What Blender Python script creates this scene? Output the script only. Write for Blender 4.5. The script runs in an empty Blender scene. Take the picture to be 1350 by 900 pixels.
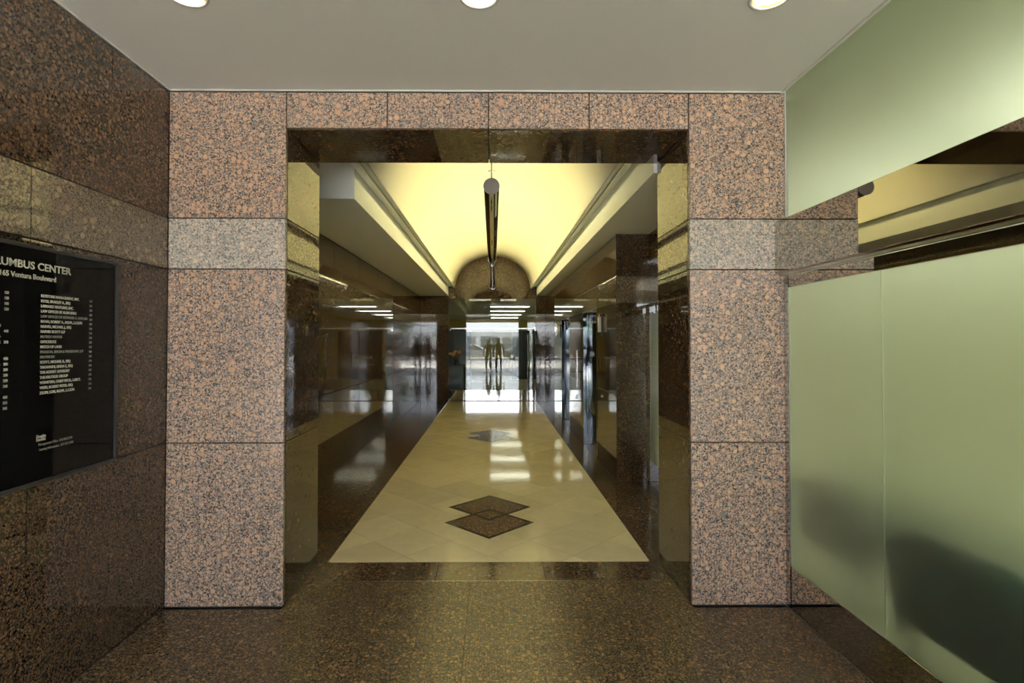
import bpy, bmesh, math, random
from mathutils import Vector, Matrix

random.seed(7)
S = bpy.context.scene
COL = S.collection
PI = math.pi

# ------------------------------------------------------------------ camera
cam_data = bpy.data.cameras.new('camera')
cam_data.sensor_width = 36.0
cam_data.lens = 36.0 * 710.0 / 1350.0
cam_data.shift_x = 0.01439
cam_data.shift_y = -0.00881
cam_data.clip_start = 0.02
cam_data.clip_end = 400
cam = bpy.data.objects.new('camera', cam_data)
cam.location = (0.0, 0.0, 1.52)
cam.rotation_euler = (math.radians(91.0), 0.0, math.radians(-0.45))
COL.objects.link(cam)
S.camera = cam

# ------------------------------------------------------------------ sky, sun, exposure
W = bpy.data.worlds.new('sky')
S.world = W
W.use_nodes = True
wn = W.node_tree
for n in list(wn.nodes):
    wn.nodes.remove(n)
wo = wn.nodes.new('ShaderNodeOutputWorld')
wb = wn.nodes.new('ShaderNodeBackground')
ws = wn.nodes.new('ShaderNodeTexSky')
ws.sky_type = 'HOSEK_WILKIE'
SUN_DIR = Vector((0.22, -0.42, 0.88)).normalized()   # towards the sun: high over the street
ws.sun_direction = SUN_DIR
ws.turbidity = 4.0
wb.inputs['Strength'].default_value = 52.0
whs = wn.nodes.new('ShaderNodeHueSaturation')
whs.inputs['Saturation'].default_value = 0.35
wn.links.new(ws.outputs[0], whs.inputs['Color'])
wn.links.new(whs.outputs[0], wb.inputs[0])
wn.links.new(wb.outputs[0], wo.inputs[0])

sun_data = bpy.data.lights.new('sun', 'SUN')
sun_data.energy = 215.0
sun_data.angle = math.radians(0.6)
sun_data.color = (1.0, 0.96, 0.9)
sun = bpy.data.objects.new('sun', sun_data)
sun.rotation_euler = SUN_DIR.to_track_quat('Z', 'Y').to_euler()
sun.location = (4, -20, 30)
COL.objects.link(sun)

S.view_settings.view_transform = 'Standard'
S.view_settings.look = 'None'
S.view_settings.gamma = 1.0
S.view_settings.use_curve_mapping = False
S.view_settings.exposure = 0.0
S.cycles.use_denoising = True
S.cycles.max_bounces = 14
S.cycles.diffuse_bounces = 6
S.cycles.glossy_bounces = 6
S.cycles.transmission_bounces = 10
S.cycles.transparent_max_bounces = 16
S.cycles.sample_clamp_indirect = 12.0

# ------------------------------------------------------------------ materials
MATS = {}


def new_mat(name):
    m = bpy.data.materials.new(name)
    m.use_nodes = True
    nt = m.node_tree
    b = nt.nodes['Principled BSDF']
    MATS[name] = m
    return m, nt, b


def plain(name, col, rough=0.5, metal=0.0, spec=0.5, ior=1.5, bump=0.0, bscale=200.0, vary=0.0):
    m, nt, b = new_mat(name)
    b.inputs['Base Color'].default_value = (*col, 1)
    b.inputs['Roughness'].default_value = rough
    b.inputs['Metallic'].default_value = metal
    b.inputs['IOR'].default_value = ior
    b.inputs['Specular IOR Level'].default_value = spec
    tc = nt.nodes.new('ShaderNodeTexCoord')
    nz = nt.nodes.new('ShaderNodeTexNoise')
    nz.inputs['Scale'].default_value = bscale
    nz.inputs['Detail'].default_value = 4
    nt.links.new(tc.outputs['Object'], nz.inputs['Vector'])
    if bump:
        bp = nt.nodes.new('ShaderNodeBump')
        bp.inputs['Strength'].default_value = bump
        bp.inputs['Distance'].default_value = 0.002
        nt.links.new(nz.outputs['Fac'], bp.inputs['Height'])
        nt.links.new(bp.outputs['Normal'], b.inputs['Normal'])
    if vary:
        mx = nt.nodes.new('ShaderNodeMix')
        mx.data_type = 'RGBA'
        mx.inputs['A'].default_value = (*[c * (1 - vary) for c in col], 1)
        mx.inputs['B'].default_value = (*[min(1, c * (1 + vary)) for c in col], 1)
        nt.links.new(nz.outputs['Fac'], mx.inputs['Factor'])
        nt.links.new(mx.outputs['Result'], b.inputs['Base Color'])
    return m


def emit(name, col, strength):
    m, nt, b = new_mat(name)
    b.inputs['Base Color'].default_value = (0.8, 0.8, 0.8, 1)
    b.inputs['Emission Color'].default_value = (*col, 1)
    b.inputs['Emission Strength'].default_value = strength
    return m


def granite(name, blob_a, blob_b, tan, brown, grey, black, rough=0.07, ior=1.6, size=1.0):
    """ovoid granite: round feldspars of several sizes with dark rims in a fine speckled matrix"""
    m, nt, b = new_mat(name)
    L = nt.links.new
    N = nt.nodes.new
    tc = N('ShaderNodeTexCoord')
    oi = N('ShaderNodeObjectInfo')
    mul = N('ShaderNodeMath'); mul.operation = 'MULTIPLY'; mul.inputs[1].default_value = 37.0
    L(oi.outputs['Random'], mul.inputs[0])
    add = N('ShaderNodeVectorMath'); add.operation = 'ADD'
    L(tc.outputs['Object'], add.inputs[0]); L(mul.outputs[0], add.inputs[1])

    def warped(scale, amount):
        nz = N('ShaderNodeTexNoise'); nz.inputs['Scale'].default_value = scale; nz.inputs['Detail'].default_value = 1
        L(add.outputs[0], nz.inputs['Vector'])
        sc = N('ShaderNodeVectorMath'); sc.operation = 'SCALE'; sc.inputs['Scale'].default_value = amount
        L(nz.outputs['Color'], sc.inputs[0])
        a2 = N('ShaderNodeVectorMath'); a2.operation = 'ADD'
        L(add.outputs[0], a2.inputs[0]); L(sc.outputs[0], a2.inputs[1])
        return a2.outputs[0]
    # fine matrix
    v1 = N('ShaderNodeTexVoronoi'); v1.inputs['Scale'].default_value = 150 * size
    L(warped(110 * size, 0.010 / size), v1.inputs['Vector'])
    sep = N('ShaderNodeSeparateColor'); L(v1.outputs['Color'], sep.inputs[0])
    r1 = N('ShaderNodeValToRGB')
    r1.color_ramp.interpolation = 'CONSTANT'
    e = r1.color_ramp.elements
    e[0].position = 0.0; e[0].color = (*black, 1)
    e[1].position = 0.24; e[1].color = (*grey, 1)
    x = e.new(0.50); x.color = (*brown, 1)
    x = e.new(0.72); x.color = (*tan, 1)
    L(sep.outputs[0], r1.inputs[0])
    col = r1.outputs[0]
    # ovoids: a dense small layer and a sparse large one
    for scale, lo, rmax in ((62 * size, 0.30, 0.56), (30 * size, 0.62, 0.50)):
        v2 = N('ShaderNodeTexVoronoi'); v2.inputs['Scale'].default_value = scale
        v2.inputs['Randomness'].default_value = 0.85
        L(warped(scale * 2.2, 0.22 / scale), v2.inputs['Vector'])
        sep2 = N('ShaderNodeSeparateColor'); L(v2.outputs['Color'], sep2.inputs[0])
        thr = N('ShaderNodeMapRange')
        thr.inputs['From Min'].default_value = lo; thr.inputs['From Max'].default_value = 1.0
        thr.inputs['To Min'].default_value = 0.16; thr.inputs['To Max'].default_value = rmax
        L(sep2.outputs[0], thr.inputs['Value'])
        on = N('ShaderNodeMath'); on.operation = 'GREATER_THAN'; on.inputs[1].default_value = lo
        L(sep2.outputs[0], on.inputs[0])
        sub = N('ShaderNodeMath'); sub.operation = 'SUBTRACT'
        L(thr.outputs[0], sub.inputs[0]); L(v2.outputs['Distance'], sub.inputs[1])
        rim = N('ShaderNodeMapRange'); rim.inputs['From Min'].default_value = -0.05; rim.inputs['From Max'].default_value = -0.02
        core = N('ShaderNodeMapRange'); core.inputs['From Min'].default_value = 0.01; core.inputs['From Max'].default_value = 0.05
        L(sub.outputs[0], rim.inputs['Value']); L(sub.outputs[0], core.inputs['Value'])
        rm = N('ShaderNodeMath'); rm.operation = 'MULTIPLY'; L(rim.outputs[0], rm.inputs[0]); L(on.outputs[0], rm.inputs[1])
        rm2 = N('ShaderNodeMath'); rm2.operation = 'MULTIPLY'; rm2.inputs[1].default_value = 0.55; L(rm.outputs[0], rm2.inputs[0])
        cm = N('ShaderNodeMath'); cm.operation = 'MULTIPLY'; L(core.outputs[0], cm.inputs[0]); L(on.outputs[0], cm.inputs[1])
        m1 = N('ShaderNodeMix'); m1.data_type = 'RGBA'
        m1.inputs['B'].default_value = (*[0.6 * g_ + 0.4 * k_ for g_, k_ in zip(grey, black)], 1)
        L(rm2.outputs[0], m1.inputs['Factor']); L(col, m1.inputs['A'])
        mc = N('ShaderNodeMix'); mc.data_type = 'RGBA'
        mc.inputs['A'].default_value = (*blob_b, 1); mc.inputs['B'].default_value = (*blob_a, 1)
        L(sep2.outputs[1], mc.inputs['Factor'])
        mf = N('ShaderNodeMix'); mf.data_type = 'RGBA'
        L(cm.outputs[0], mf.inputs['Factor']); L(m1.outputs['Result'], mf.inputs['A']); L(mc.outputs['Result'], mf.inputs['B'])
        col = mf.outputs['Result']
    hs = N('ShaderNodeHueSaturation')          # slab to slab tone
    vr = N('ShaderNodeMapRange'); vr.inputs['To Min'].default_value = 0.93; vr.inputs['To Max'].default_value = 1.07
    L(oi.outputs['Random'], vr.inputs['Value']); L(vr.outputs[0], hs.inputs['Value'])
    L(col, hs.inputs['Color'])
    L(hs.outputs[0], b.inputs['Base Color'])
    b.inputs['Roughness'].default_value = rough
    b.inputs['IOR'].default_value = ior
    return m


def marble(name, col, rough):
    m, nt, b = new_mat(name)
    L = nt.links.new; N = nt.nodes.new
    tc = N('ShaderNodeTexCoord'); oi = N('ShaderNodeObjectInfo')
    add = N('ShaderNodeVectorMath'); add.operation = 'ADD'
    mul = N('ShaderNodeMath'); mul.operation = 'MULTIPLY'; mul.inputs[1].default_value = 23.0
    L(oi.outputs['Random'], mul.inputs[0])
    L(tc.outputs['Object'], add.inputs[0]); L(mul.outputs[0], add.inputs[1])
    nz = N('ShaderNodeTexNoise'); nz.inputs['Scale'].default_value = 6; nz.inputs['Detail'].default_value = 8; nz.inputs['Distortion'].default_value = 1.0
    L(add.outputs[0], nz.inputs['Vector'])
    mx = N('ShaderNodeMix'); mx.data_type = 'RGBA'
    mx.inputs['A'].default_value = (*[c * 0.88 for c in col], 1)
    mx.inputs['B'].default_value = (*[c * 1.1 for c in col], 1)
    L(nz.outputs['Fac'], mx.inputs['Factor'])
    hs = N('ShaderNodeHueSaturation')
    vr = N('ShaderNodeMapRange'); vr.inputs['To Min'].default_value = 0.9; vr.inputs['To Max'].default_value = 1.06
    L(oi.outputs['Random'], vr.inputs['Value']); L(vr.outputs[0], hs.inputs['Value'])
    L(mx.outputs['Result'], hs.inputs['Color']); L(hs.outputs[0], b.inputs['Base Color'])
    b.inputs['Roughness'].default_value = rough
    b.inputs['IOR'].default_value = 1.55
    return m


def frosted(name, col, rough):
    m, nt, b = new_mat(name)
    b.inputs['Base Color'].default_value = (*col, 1)
    b.inputs['Roughness'].default_value = rough
    b.inputs['IOR'].default_value = 1.45
    b.inputs['Transmission Weight'].default_value = 1.0
    b.inputs['Coat Weight'].default_value = 0.25
    b.inputs['Coat Roughness'].default_value = 0.03
    return m


def clear_glass(name, tint):
    """thin clear pane: straight transmission with a Schlick mirror term on each face"""
    m = bpy.data.materials.new(name)
    m.use_nodes = True
    MATS[name] = m
    nt = m.node_tree
    nt.nodes.clear()
    L = nt.links.new; N = nt.nodes.new
    out = N('ShaderNodeOutputMaterial'); mix = N('ShaderNodeMixShader')
    tr = N('ShaderNodeBsdfTransparent'); tr.inputs[0].default_value = (*tint, 1)
    gl = N('ShaderNodeBsdfGlossy'); gl.inputs['Roughness'].default_value = 0.0
    geo = N('ShaderNodeNewGeometry')
    dot = N('ShaderNodeVectorMath'); dot.operation = 'DOT_PRODUCT'
    L(geo.outputs['Incoming'], dot.inputs[0]); L(geo.outputs['Normal'], dot.inputs[1])
    ab = N('ShaderNodeMath'); ab.operation = 'ABSOLUTE'; L(dot.outputs['Value'], ab.inputs[0])
    on = N('ShaderNodeMath'); on.operation = 'SUBTRACT'; on.inputs[0].default_value = 1.0; L(ab.outputs[0], on.inputs[1])
    pw = N('ShaderNodeMath'); pw.operation = 'POWER'; pw.inputs[1].default_value = 5.0; L(on.outputs[0], pw.inputs[0])
    ma = N('ShaderNodeMath'); ma.operation = 'MULTIPLY_ADD'; ma.inputs[1].default_value = 0.95; ma.inputs[2].default_value = 0.05
    L(pw.outputs[0], ma.inputs[0])
    L(ma.outputs[0], mix.inputs[0]); L(tr.outputs[0], mix.inputs[1]); L(gl.outputs[0], mix.inputs[2])
    L(mix.outputs[0], out.inputs['Surface'])
    return m


G_LIT = granite('granite_honed_lit', (0.54, 0.35, 0.225), (0.44, 0.262, 0.16), (0.42, 0.30, 0.22), (0.24, 0.15, 0.105), (0.16, 0.16, 0.152), (0.030, 0.030, 0.031), rough=0.30, ior=1.5)  # pillar front copy of the stone: honed, daylight put into its paler colour
G_LIT_BAND = granite('granite_band_honed_lit', (0.60, 0.49, 0.38), (0.52, 0.415, 0.32), (0.51, 0.44, 0.36), (0.34, 0.285, 0.23), (0.28, 0.28, 0.255), (0.10, 0.10, 0.097), rough=0.30, ior=1.5)  # band stone on the front, lightened the same way for daylight
G_SHADED = granite('granite_polished_shaded', (0.175, 0.100, 0.048), (0.132, 0.072, 0.034), (0.108, 0.066, 0.038), (0.063, 0.037, 0.021), (0.040, 0.034, 0.025), (0.010, 0.009, 0.007), rough=0.03)  # inner wall copy of the stone: polished, with shade darkened into the colour
G_SHADED_BAND = granite('granite_band_polished_shaded', (0.29, 0.22, 0.135), (0.245, 0.182, 0.11), (0.22, 0.172, 0.11), (0.148, 0.112, 0.073), (0.116, 0.100, 0.073), (0.043, 0.037, 0.028), rough=0.03)  # band stone on inner walls, shade likewise put into its colour
G_BORDER = granite('granite_floor_border', (0.205, 0.112, 0.055), (0.155, 0.080, 0.038), (0.125, 0.073, 0.042), (0.072, 0.040, 0.023), (0.045, 0.038, 0.028), (0.011, 0.0095, 0.008), rough=0.10, ior=1.5)
G_FLOOR = granite('granite_floor', (0.25, 0.155, 0.072), (0.19, 0.112, 0.053), (0.15, 0.10, 0.053), (0.09, 0.058, 0.032), (0.058, 0.053, 0.037), (0.020, 0.018, 0.014), rough=0.26, ior=1.5, size=1.3)
G_INLAY = granite('granite_inlay', (0.36, 0.215, 0.12), (0.28, 0.155, 0.085), (0.23, 0.14, 0.085), (0.14, 0.08, 0.05), (0.09, 0.075, 0.055), (0.03, 0.025, 0.02), rough=0.10, ior=1.5)
G_GREEN = granite('granite_dark_green', (0.060, 0.062, 0.042), (0.045, 0.048, 0.03), (0.05, 0.052, 0.034), (0.035, 0.037, 0.024), (0.025, 0.027, 0.018), (0.01, 0.012, 0.008), size=1.6)
MARBLE = marble('cream_marble', (0.86, 0.755, 0.48), 0.07)
JOINT = plain('joint_dark', (0.02, 0.018, 0.015), 0.8, bump=0.3)
GROUT = plain('grout', (0.20, 0.17, 0.11), 0.8, bump=0.3)
PAINT = plain('ceiling_paint', (0.87, 0.90, 0.86), 0.7, bump=0.06, bscale=300)
PAINT_V = plain('vault_paint', (0.80, 0.77, 0.63), 0.7, bump=0.05, bscale=300)
TRIMW = plain('white_bead', (0.70, 0.70, 0.66), 0.45, bump=0.05)
STEEL = plain('polished_steel', (0.62, 0.61, 0.57), 0.03, 1.0, bump=0.0)
STEEL_D = plain('dark_polished_steel', (0.50, 0.48, 0.42), 0.02, 1.0)
STEEL_B = plain('brushed_steel', (0.55, 0.55, 0.52), 0.2, 1.0, bump=0.05, bscale=500)
CAPM = plain('grey_end_cap', (0.42, 0.40, 0.36), 0.35, 0.4, bump=0.05)
CHROME = plain('chrome', (0.52, 0.54, 0.56), 0.03, 1.0)
FROST = frosted('frosted_green_glass', (0.83, 0.92, 0.735), 0.44)
CLEAR = clear_glass('clear_glass', (0.93, 0.96, 0.92))
BLACK = plain('black_board', (0.005, 0.005, 0.005), 0.05, ior=1.22)
BLACKF = plain('black_frame', (0.014, 0.015, 0.016), 0.3)
LETTER = plain('letter_cream', (0.50, 0.49, 0.38), 0.5)
LETTER_DIM = plain('letter_dim', (0.20, 0.20, 0.16), 0.5)
LETTER_W = plain('letter_white', (0.85, 0.85, 0.85), 0.5)
GOLD = plain('gold_reflector', (0.75, 0.66, 0.38), 0.12, 1.0)
LAMP = emit('lamp_face', (1.0, 0.93, 0.78), 14.0)
TUBE_LAMP = emit('uplight_lamp', (1.0, 0.87, 0.40), 66.0)
FLUOR = emit('fluorescent', (1.0, 0.98, 0.86), 13.0)
SUITE_L = emit('suite_ceiling_lamp', (1.0, 0.98, 0.84), 10.0)
YELLOW = plain('yellow_wall_paint', (0.75, 0.62, 0.22), 0.7, bump=0.06)
CREAM_W = plain('cream_wall_paint', (0.66, 0.64, 0.48), 0.7, bump=0.06)
SUITE_W = plain('pale_suite_paint', (0.60, 0.60, 0.47), 0.8, bump=0.06)
CARPET = plain('beige_carpet', (0.30, 0.26, 0.15), 0.95, bump=0.6, vary=0.2)
TEAL = plain('dark_teal_upholstery', (0.040, 0.10, 0.10), 0.8, bump=0.3, bscale=600)
WOODB = plain('black_lacquer', (0.014, 0.014, 0.013), 0.35)
PETAL = plain('peach_petal', (0.80, 0.46, 0.20), 0.6, vary=0.2)
PETAL_R = plain('red_petal', (0.60, 0.10, 0.05), 0.6, vary=0.2)
LEAF = plain('leaf_green', (0.05, 0.12, 0.03), 0.6, vary=0.3, bscale=20)
SIGN_W = plain('sign_white', (0.75, 0.77, 0.80), 0.35)
SIGN_B = plain('sign_blue', (0.03, 0.07, 0.38), 0.35)
LANT_W = plain('lantern_white', (0.85, 0.83, 0.74), 0.35)
CONCRETE = plain('pavement_concrete', (0.56, 0.54, 0.50), 0.9, bump=0.4, bscale=30, vary=0.08)
ASPHALT = plain('asphalt', (0.20, 0.20, 0.21), 0.9, bump=0.5, bscale=80, vary=0.15)
STUCCO = plain('stucco_wall', (0.60, 0.58, 0.54), 0.9, bump=0.3)
SHOPW = plain('shop_window_glass', (0.16, 0.19, 0.2), 0.05)
DCAR = plain('car_dark_paint', (0.06, 0.07, 0.08), 0.25)
GREYP = plain('car_grey_paint', (0.30, 0.31, 0.32), 0.25)
WHITEP = plain('car_white_paint', (0.75, 0.76, 0.77), 0.25)
DGLASS = plain('dark_window', (0.02, 0.025, 0.03), 0.05)
RUBBER = plain('tyre_rubber', (0.02, 0.02, 0.02), 0.8)
SKIN = plain('skin', (0.45, 0.27, 0.19), 0.6)
SHIRT = plain('dark_shirt_cloth', (0.05, 0.055, 0.07), 0.85, bump=0.3)
TROUSER = plain('dark_trouser_cloth', (0.03, 0.03, 0.035), 0.9, bump=0.3)
SHIRT2 = plain('grey_shirt_cloth', (0.12, 0.11, 0.10), 0.85, bump=0.3)
HAIR = plain('dark_hair', (0.02, 0.015, 0.012), 0.6, bump=0.5)
SHOE = plain('black_shoe', (0.015, 0.015, 0.015), 0.4)
BARK = plain('bark', (0.10, 0.07, 0.05), 0.9, bump=0.6, bscale=20)

# ------------------------------------------------------------------ helpers


def link(name, me, m=None, parent=None, loc=(0, 0, 0), kind=None, smooth=False):
    o = bpy.data.objects.new(name, me)
    o.location = loc
    if m is not None and not me.materials:
        me.materials.append(m)
    COL.objects.link(o)
    if parent is not None:
        o.parent = parent
        o.matrix_parent_inverse = Matrix.Translation(-parent.location) if parent.rotation_euler.z == 0 else Matrix()
    if kind:
        o['kind'] = kind
    if smooth:
        for p in me.polygons:
            p.use_smooth = True
    return o


def empty(name, loc=(0, 0, 0), label=None, cat=None, group=None, kind=None):
    o = bpy.data.objects.new(name, None)
    o.location = loc
    COL.objects.link(o)
    return tag(o, label, cat, group, kind)


def tag(o, label=None, cat=None, group=None, kind=None):
    if label: o['label'] = label
    if cat: o['category'] = cat
    if group: o['group'] = group
    if kind: o['kind'] = kind
    return o


def bm_box(bm, x0, x1, y0, y1, z0, z1, bevel=0.0, seg=1):
    g = bmesh.ops.create_cube(bm, size=1.0)
    vs = g['verts']
    for v in vs:
        v.co = Vector((x0 + (v.co.x + .5) * (x1 - x0), y0 + (v.co.y + .5) * (y1 - y0), z0 + (v.co.z + .5) * (z1 - z0)))
    if bevel:
        es = list({e for v in vs for e in v.link_edges})
        bmesh.ops.bevel(bm, geom=es, offset=bevel, segments=seg, affect='EDGES', profile=0.5)


def bm_cyl(bm, p0, p1, r0, r1=None, seg=24, caps=True):
    r1 = r0 if r1 is None else r1
    p0, p1 = Vector(p0), Vector(p1)
    d = p1 - p0
    q = d.to_track_quat('Z', 'Y').to_matrix().to_4x4()
    bmesh.ops.create_cone(bm, cap_ends=caps, segments=seg, radius1=r0, radius2=r1, depth=d.length,
                          matrix=Matrix.Translation((p0 + p1) / 2) @ q)


def finish(bm, name):
    bmesh.ops.recalc_face_normals(bm, faces=bm.faces)
    me = bpy.data.meshes.new(name)
    bm.to_mesh(me)
    bm.free()
    return me


def box(name, x0, x1, y0, y1, z0, z1, m, parent=None, bevel=0.0, kind=None, seg=1):
    """a box whose origin is its centre"""
    if x1 < x0: x0, x1 = x1, x0
    if y1 < y0: y0, y1 = y1, y0
    if z1 < z0: z0, z1 = z1, z0
    c = ((x0 + x1) / 2, (y0 + y1) / 2, (z0 + z1) / 2)
    bm = bmesh.new()
    bm_box(bm, x0 - c[0], x1 - c[0], y0 - c[1], y1 - c[1], z0 - c[2], z1 - c[2], bevel, seg)
    return link(name, finish(bm, name), m, parent, c, kind)


def cyl(name, p0, p1, r0, m, parent=None, r1=None, seg=24, kind=None, smooth=True):
    c = (Vector(p0) + Vector(p1)) / 2
    bm = bmesh.new()
    bm_cyl(bm, Vector(p0) - c, Vector(p1) - c, r0, r1, seg)
    o = link(name, finish(bm, name), m, parent, c, kind)
    if smooth:
        for p in o.data.polygons:
            p.use_smooth = len(p.vertices) == 4
    return o


def prism(name, pts, axis, a0, a1, m, parent=None, bevel=0.0, kind=None):
    """polygon extruded along an axis; pts are (u, v): axis 'y' -> (x, z), axis 'z' -> (x, y), axis 'x' -> (y, z)"""
    def P(u, v, w):
        return {'y': (u, w, v), 'z': (u, v, w), 'x': (w, u, v)}[axis]
    A = [Vector(P(u, v, a0)) for u, v in pts]
    B = [Vector(P(u, v, a1)) for u, v in pts]
    c = sum(A + B, Vector()) / (2 * len(A))
    bm = bmesh.new()
    va = [bm.verts.new(p - c) for p in A]
    vb = [bm.verts.new(p - c) for p in B]
    bm.faces.new(va); bm.faces.new(vb)
    n = len(va)
    for i in range(n):
        bm.faces.new((va[i], va[(i + 1) % n], vb[(i + 1) % n], vb[i]))
    if bevel:
        bmesh.ops.bevel(bm, geom=[e for e in bm.edges], offset=bevel, segments=1, affect='EDGES')
    return link(name, finish(bm, name), m, parent, tuple(c), kind)


GAP = 0.0028


def panel(parent, face, plane, u0, u1, z0, z1, m, th=0.025, name='granite_panel'):
    """stone slab; face '+x','-x','-y','-z','+z' is its outward normal, plane its outer face; u runs along y (x faces) or x"""
    g = 0.0010 if face == '+z' else GAP
    if face == '+x': a = (plane - th, plane, u0 + g, u1 - g, z0 + g, z1 - g)
    elif face == '-x': a = (plane, plane + th, u0 + g, u1 - g, z0 + g, z1 - g)
    elif face == '-y': a = (u0 + g, u1 - g, plane, plane + th, z0 + g, z1 - g)
    elif face == '+y': a = (u0 + g, u1 - g, plane - th, plane, z0 + g, z1 - g)
    elif face == '-z': a = (u0 + g, u1 - g, z0 + g, z1 - g, plane, plane + th)     # z0,z1 are y here
    elif face == '+z': a = (u0 + g, u1 - g, z0 + g, z1 - g, plane - th, plane)
    return box(name, *a, m, parent, bevel=0.0015)


ROWS = [(0.0, 0.937, 0), (0.937, 1.942, 0), (1.942, 2.238, 1), (2.238, None, 0)]


def clad(parent, face, plane, joints, top, band_joints=None, upper_joints=None, skip=None, mats=None):
    ma, mb = mats or (G_SHADED, G_SHADED_BAND)
    for i, (z0, z1, b) in enumerate(ROWS):
        z1 = top if z1 is None else min(z1, top)
        if z0 >= top: continue
        js = band_joints if (b and band_joints) else (upper_joints if (i == 3 and upper_joints) else joints)
        for u0, u1 in zip(js[:-1], js[1:]):
            if skip and skip(i, u0, u1): continue
            panel(parent, face, plane, u0, u1, z0, z1, mb if b else ma)


def text_mesh(body, size, m, parent, origin, xdir, ydir, name='lettering', align='LEFT', stretch=1.0, extrude=0.0006, bold=0.0):
    cu = bpy.data.curves.new(name, 'FONT')
    cu.body = body
    cu.size = size
    cu.align_x = align
    cu.extrude = extrude
    cu.offset = bold
    cu.resolution_u = 3
    t = bpy.data.objects.new(name, cu)
    COL.objects.link(t)
    dg = bpy.context.evaluated_depsgraph_get()
    me = bpy.data.meshes.new_from_object(t.evaluated_get(dg))
    COL.objects.unlink(t)
    bpy.data.objects.remove(t)
    X = Vector(xdir); Y = Vector(ydir); Z = X.cross(Y)
    rot = Matrix((X, Y, Z)).transposed()
    for v in me.vertices:
        v.co = rot @ Vector((v.co.x * stretch, v.co.y, v.co.z))
    me.materials.clear()
    return link(name, me, m, parent, origin)


# ------------------------------------------------------------------ main dimensions (metres; y runs into the corridor)
XL, XR = -1.885, 1.715           # lobby side planes
YF = 3.128                       # front face of the portal wall
YB = 3.735                       # back of the portal
ZC = 2.99                        # lobby ceiling
ZH = 2.765                       # portal head
JL, JR = -1.205, 1.147           # portal jambs
CL, CR = -1.86, 1.345            # corridor walls
YP = 5.87                        # pier beside the recess
YE = 13.85                       # end wall
ZS = 2.70                        # soffit
ZV = 2.893                       # vault springing
YO = -4.0                        # street entrance

# ------------------------------------------------------------------ floor
floor = box('floor', -3.2, 6.0, YO, 28.2, -0.30, -0.026, JOINT, kind='structure')
grout = box('grout_bed', -1.142, 1.090, 3.752, YE, -0.025, -0.0015, GROUT, floor)


def slab(x0, x1, y0, y1, m=G_FLOOR, th=0.024):
    panel(floor, '+z', 0.0, x0, x1, y0, y1, m, th=th, name='granite_slab')


box('floor_strip', JL + 0.004, JR - 0.004, 3.4535, 3.4575, -0.02, 0.0006, STEEL_B, floor)
ys = [YO, -2.8, -1.6, -0.2, 1.2, 2.15, 3.10]
for a, b in zip(ys[:-1], ys[1:]):
    slab(XL, -0.145, a, b); slab(-0.145, 1.69, a, b)
slab(-1.207, -0.145, 3.10, 3.455); slab(-0.145, JR, 3.10, 3.455)
for a, b in ((-1.207, -0.37), (-0.37, 0.34), (0.34, JR)):
    slab(a, b, 3.455, 3.748, G_BORDER)
yb = [3.748, 4.95, 6.15, 7.35, 8.55, 9.75, 10.95, 12.15, 13.0, YE]
for a, b in zip(yb[:-1], yb[1:]):
    slab(CL, -1.142, a, b, G_BORDER)
    slab(1.090, CR if a >= YP - 0.1 else 1.69, a, b, G_BORDER) if a >= 6.0 else None
slab(1.090, 1.69, 3.748, 4.81, G_BORDER); slab(1.090, 1.69, 4.81, YP, G_BORDER)
slab(1.090, CR, YP, 6.15, G_BORDER)

# diagonal cream tiles clipped to the field


def clip_poly(poly, x0, x1, y0, y1):
    def cut(ps, inside, inter):
        out = []
        for i in range(len(ps)):
            a, b = ps[i], ps[(i + 1) % len(ps)]
            ia, ib = inside(a), inside(b)
            if ia: out.append(a)
            if ia != ib: out.append(inter(a, b))
        return out
    def ix(v):
        return lambda a, b: (v, a[1] + (b[1] - a[1]) * (v - a[0]) / (b[0] - a[0]))
    def iy(v):
        return lambda a, b: (a[0] + (b[0] - a[0]) * (v - a[1]) / (b[1] - a[1]), v)
    for ins, it in ((lambda p: p[0] >= x0 - 1e-9, ix(x0)), (lambda p: p[0] <= x1 + 1e-9, ix(x1)),
                    (lambda p: p[1] >= y0 - 1e-9, iy(y0)), (lambda p: p[1] <= y1 + 1e-9, iy(y1))):
        poly = cut(poly, ins, it)
        if len(poly) < 3: return []
    return poly


def area(p):
    return abs(sum(p[i][0] * p[(i + 1) % len(p)][1] - p[(i + 1) % len(p)][0] * p[i][1] for i in range(len(p)))) / 2


HD = 0.2985         # half diagonal of a tile
TX, TY = -0.0255, 3.850
hd = HD - 0.0022 * 1.414
for i in range(-5, 6):
    for j in range(-2, 36):
        if (i + j) % 2 == 0: continue
        cx, cy = TX + i * HD, TY + j * HD
        p = clip_poly([(cx + hd, cy), (cx, cy + hd), (cx - hd, cy), (cx, cy - hd)], -1.138, 1.086, 3.754, YE - 0.004)
        if len(p) >= 3 and area(p) > 0.0008:
            prism('marble_tile', p, 'z', -0.022, 0.0, MARBLE, floor)


def ring(name, cx, cy, h, w, z, m):
    bm = bmesh.new()
    dirs = [(1, 0), (0, 1), (-1, 0), (0, -1)]
    lay = []
    for r, zz in ((h, 0.0002), (h, z), (h - w, z), (h - w, 0.0002)):
        lay.append([bm.verts.new((r * dx, r * dy, zz)) for dx, dy in dirs])
    for a, b in zip(lay[:-1], lay[1:]):
        for k in range(4):
            bm.faces.new((a[k], a[(k + 1) % 4], b[(k + 1) % 4], b[k]))
    link(name, finish(bm, name), m, floor, (cx, cy, 0))


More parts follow.
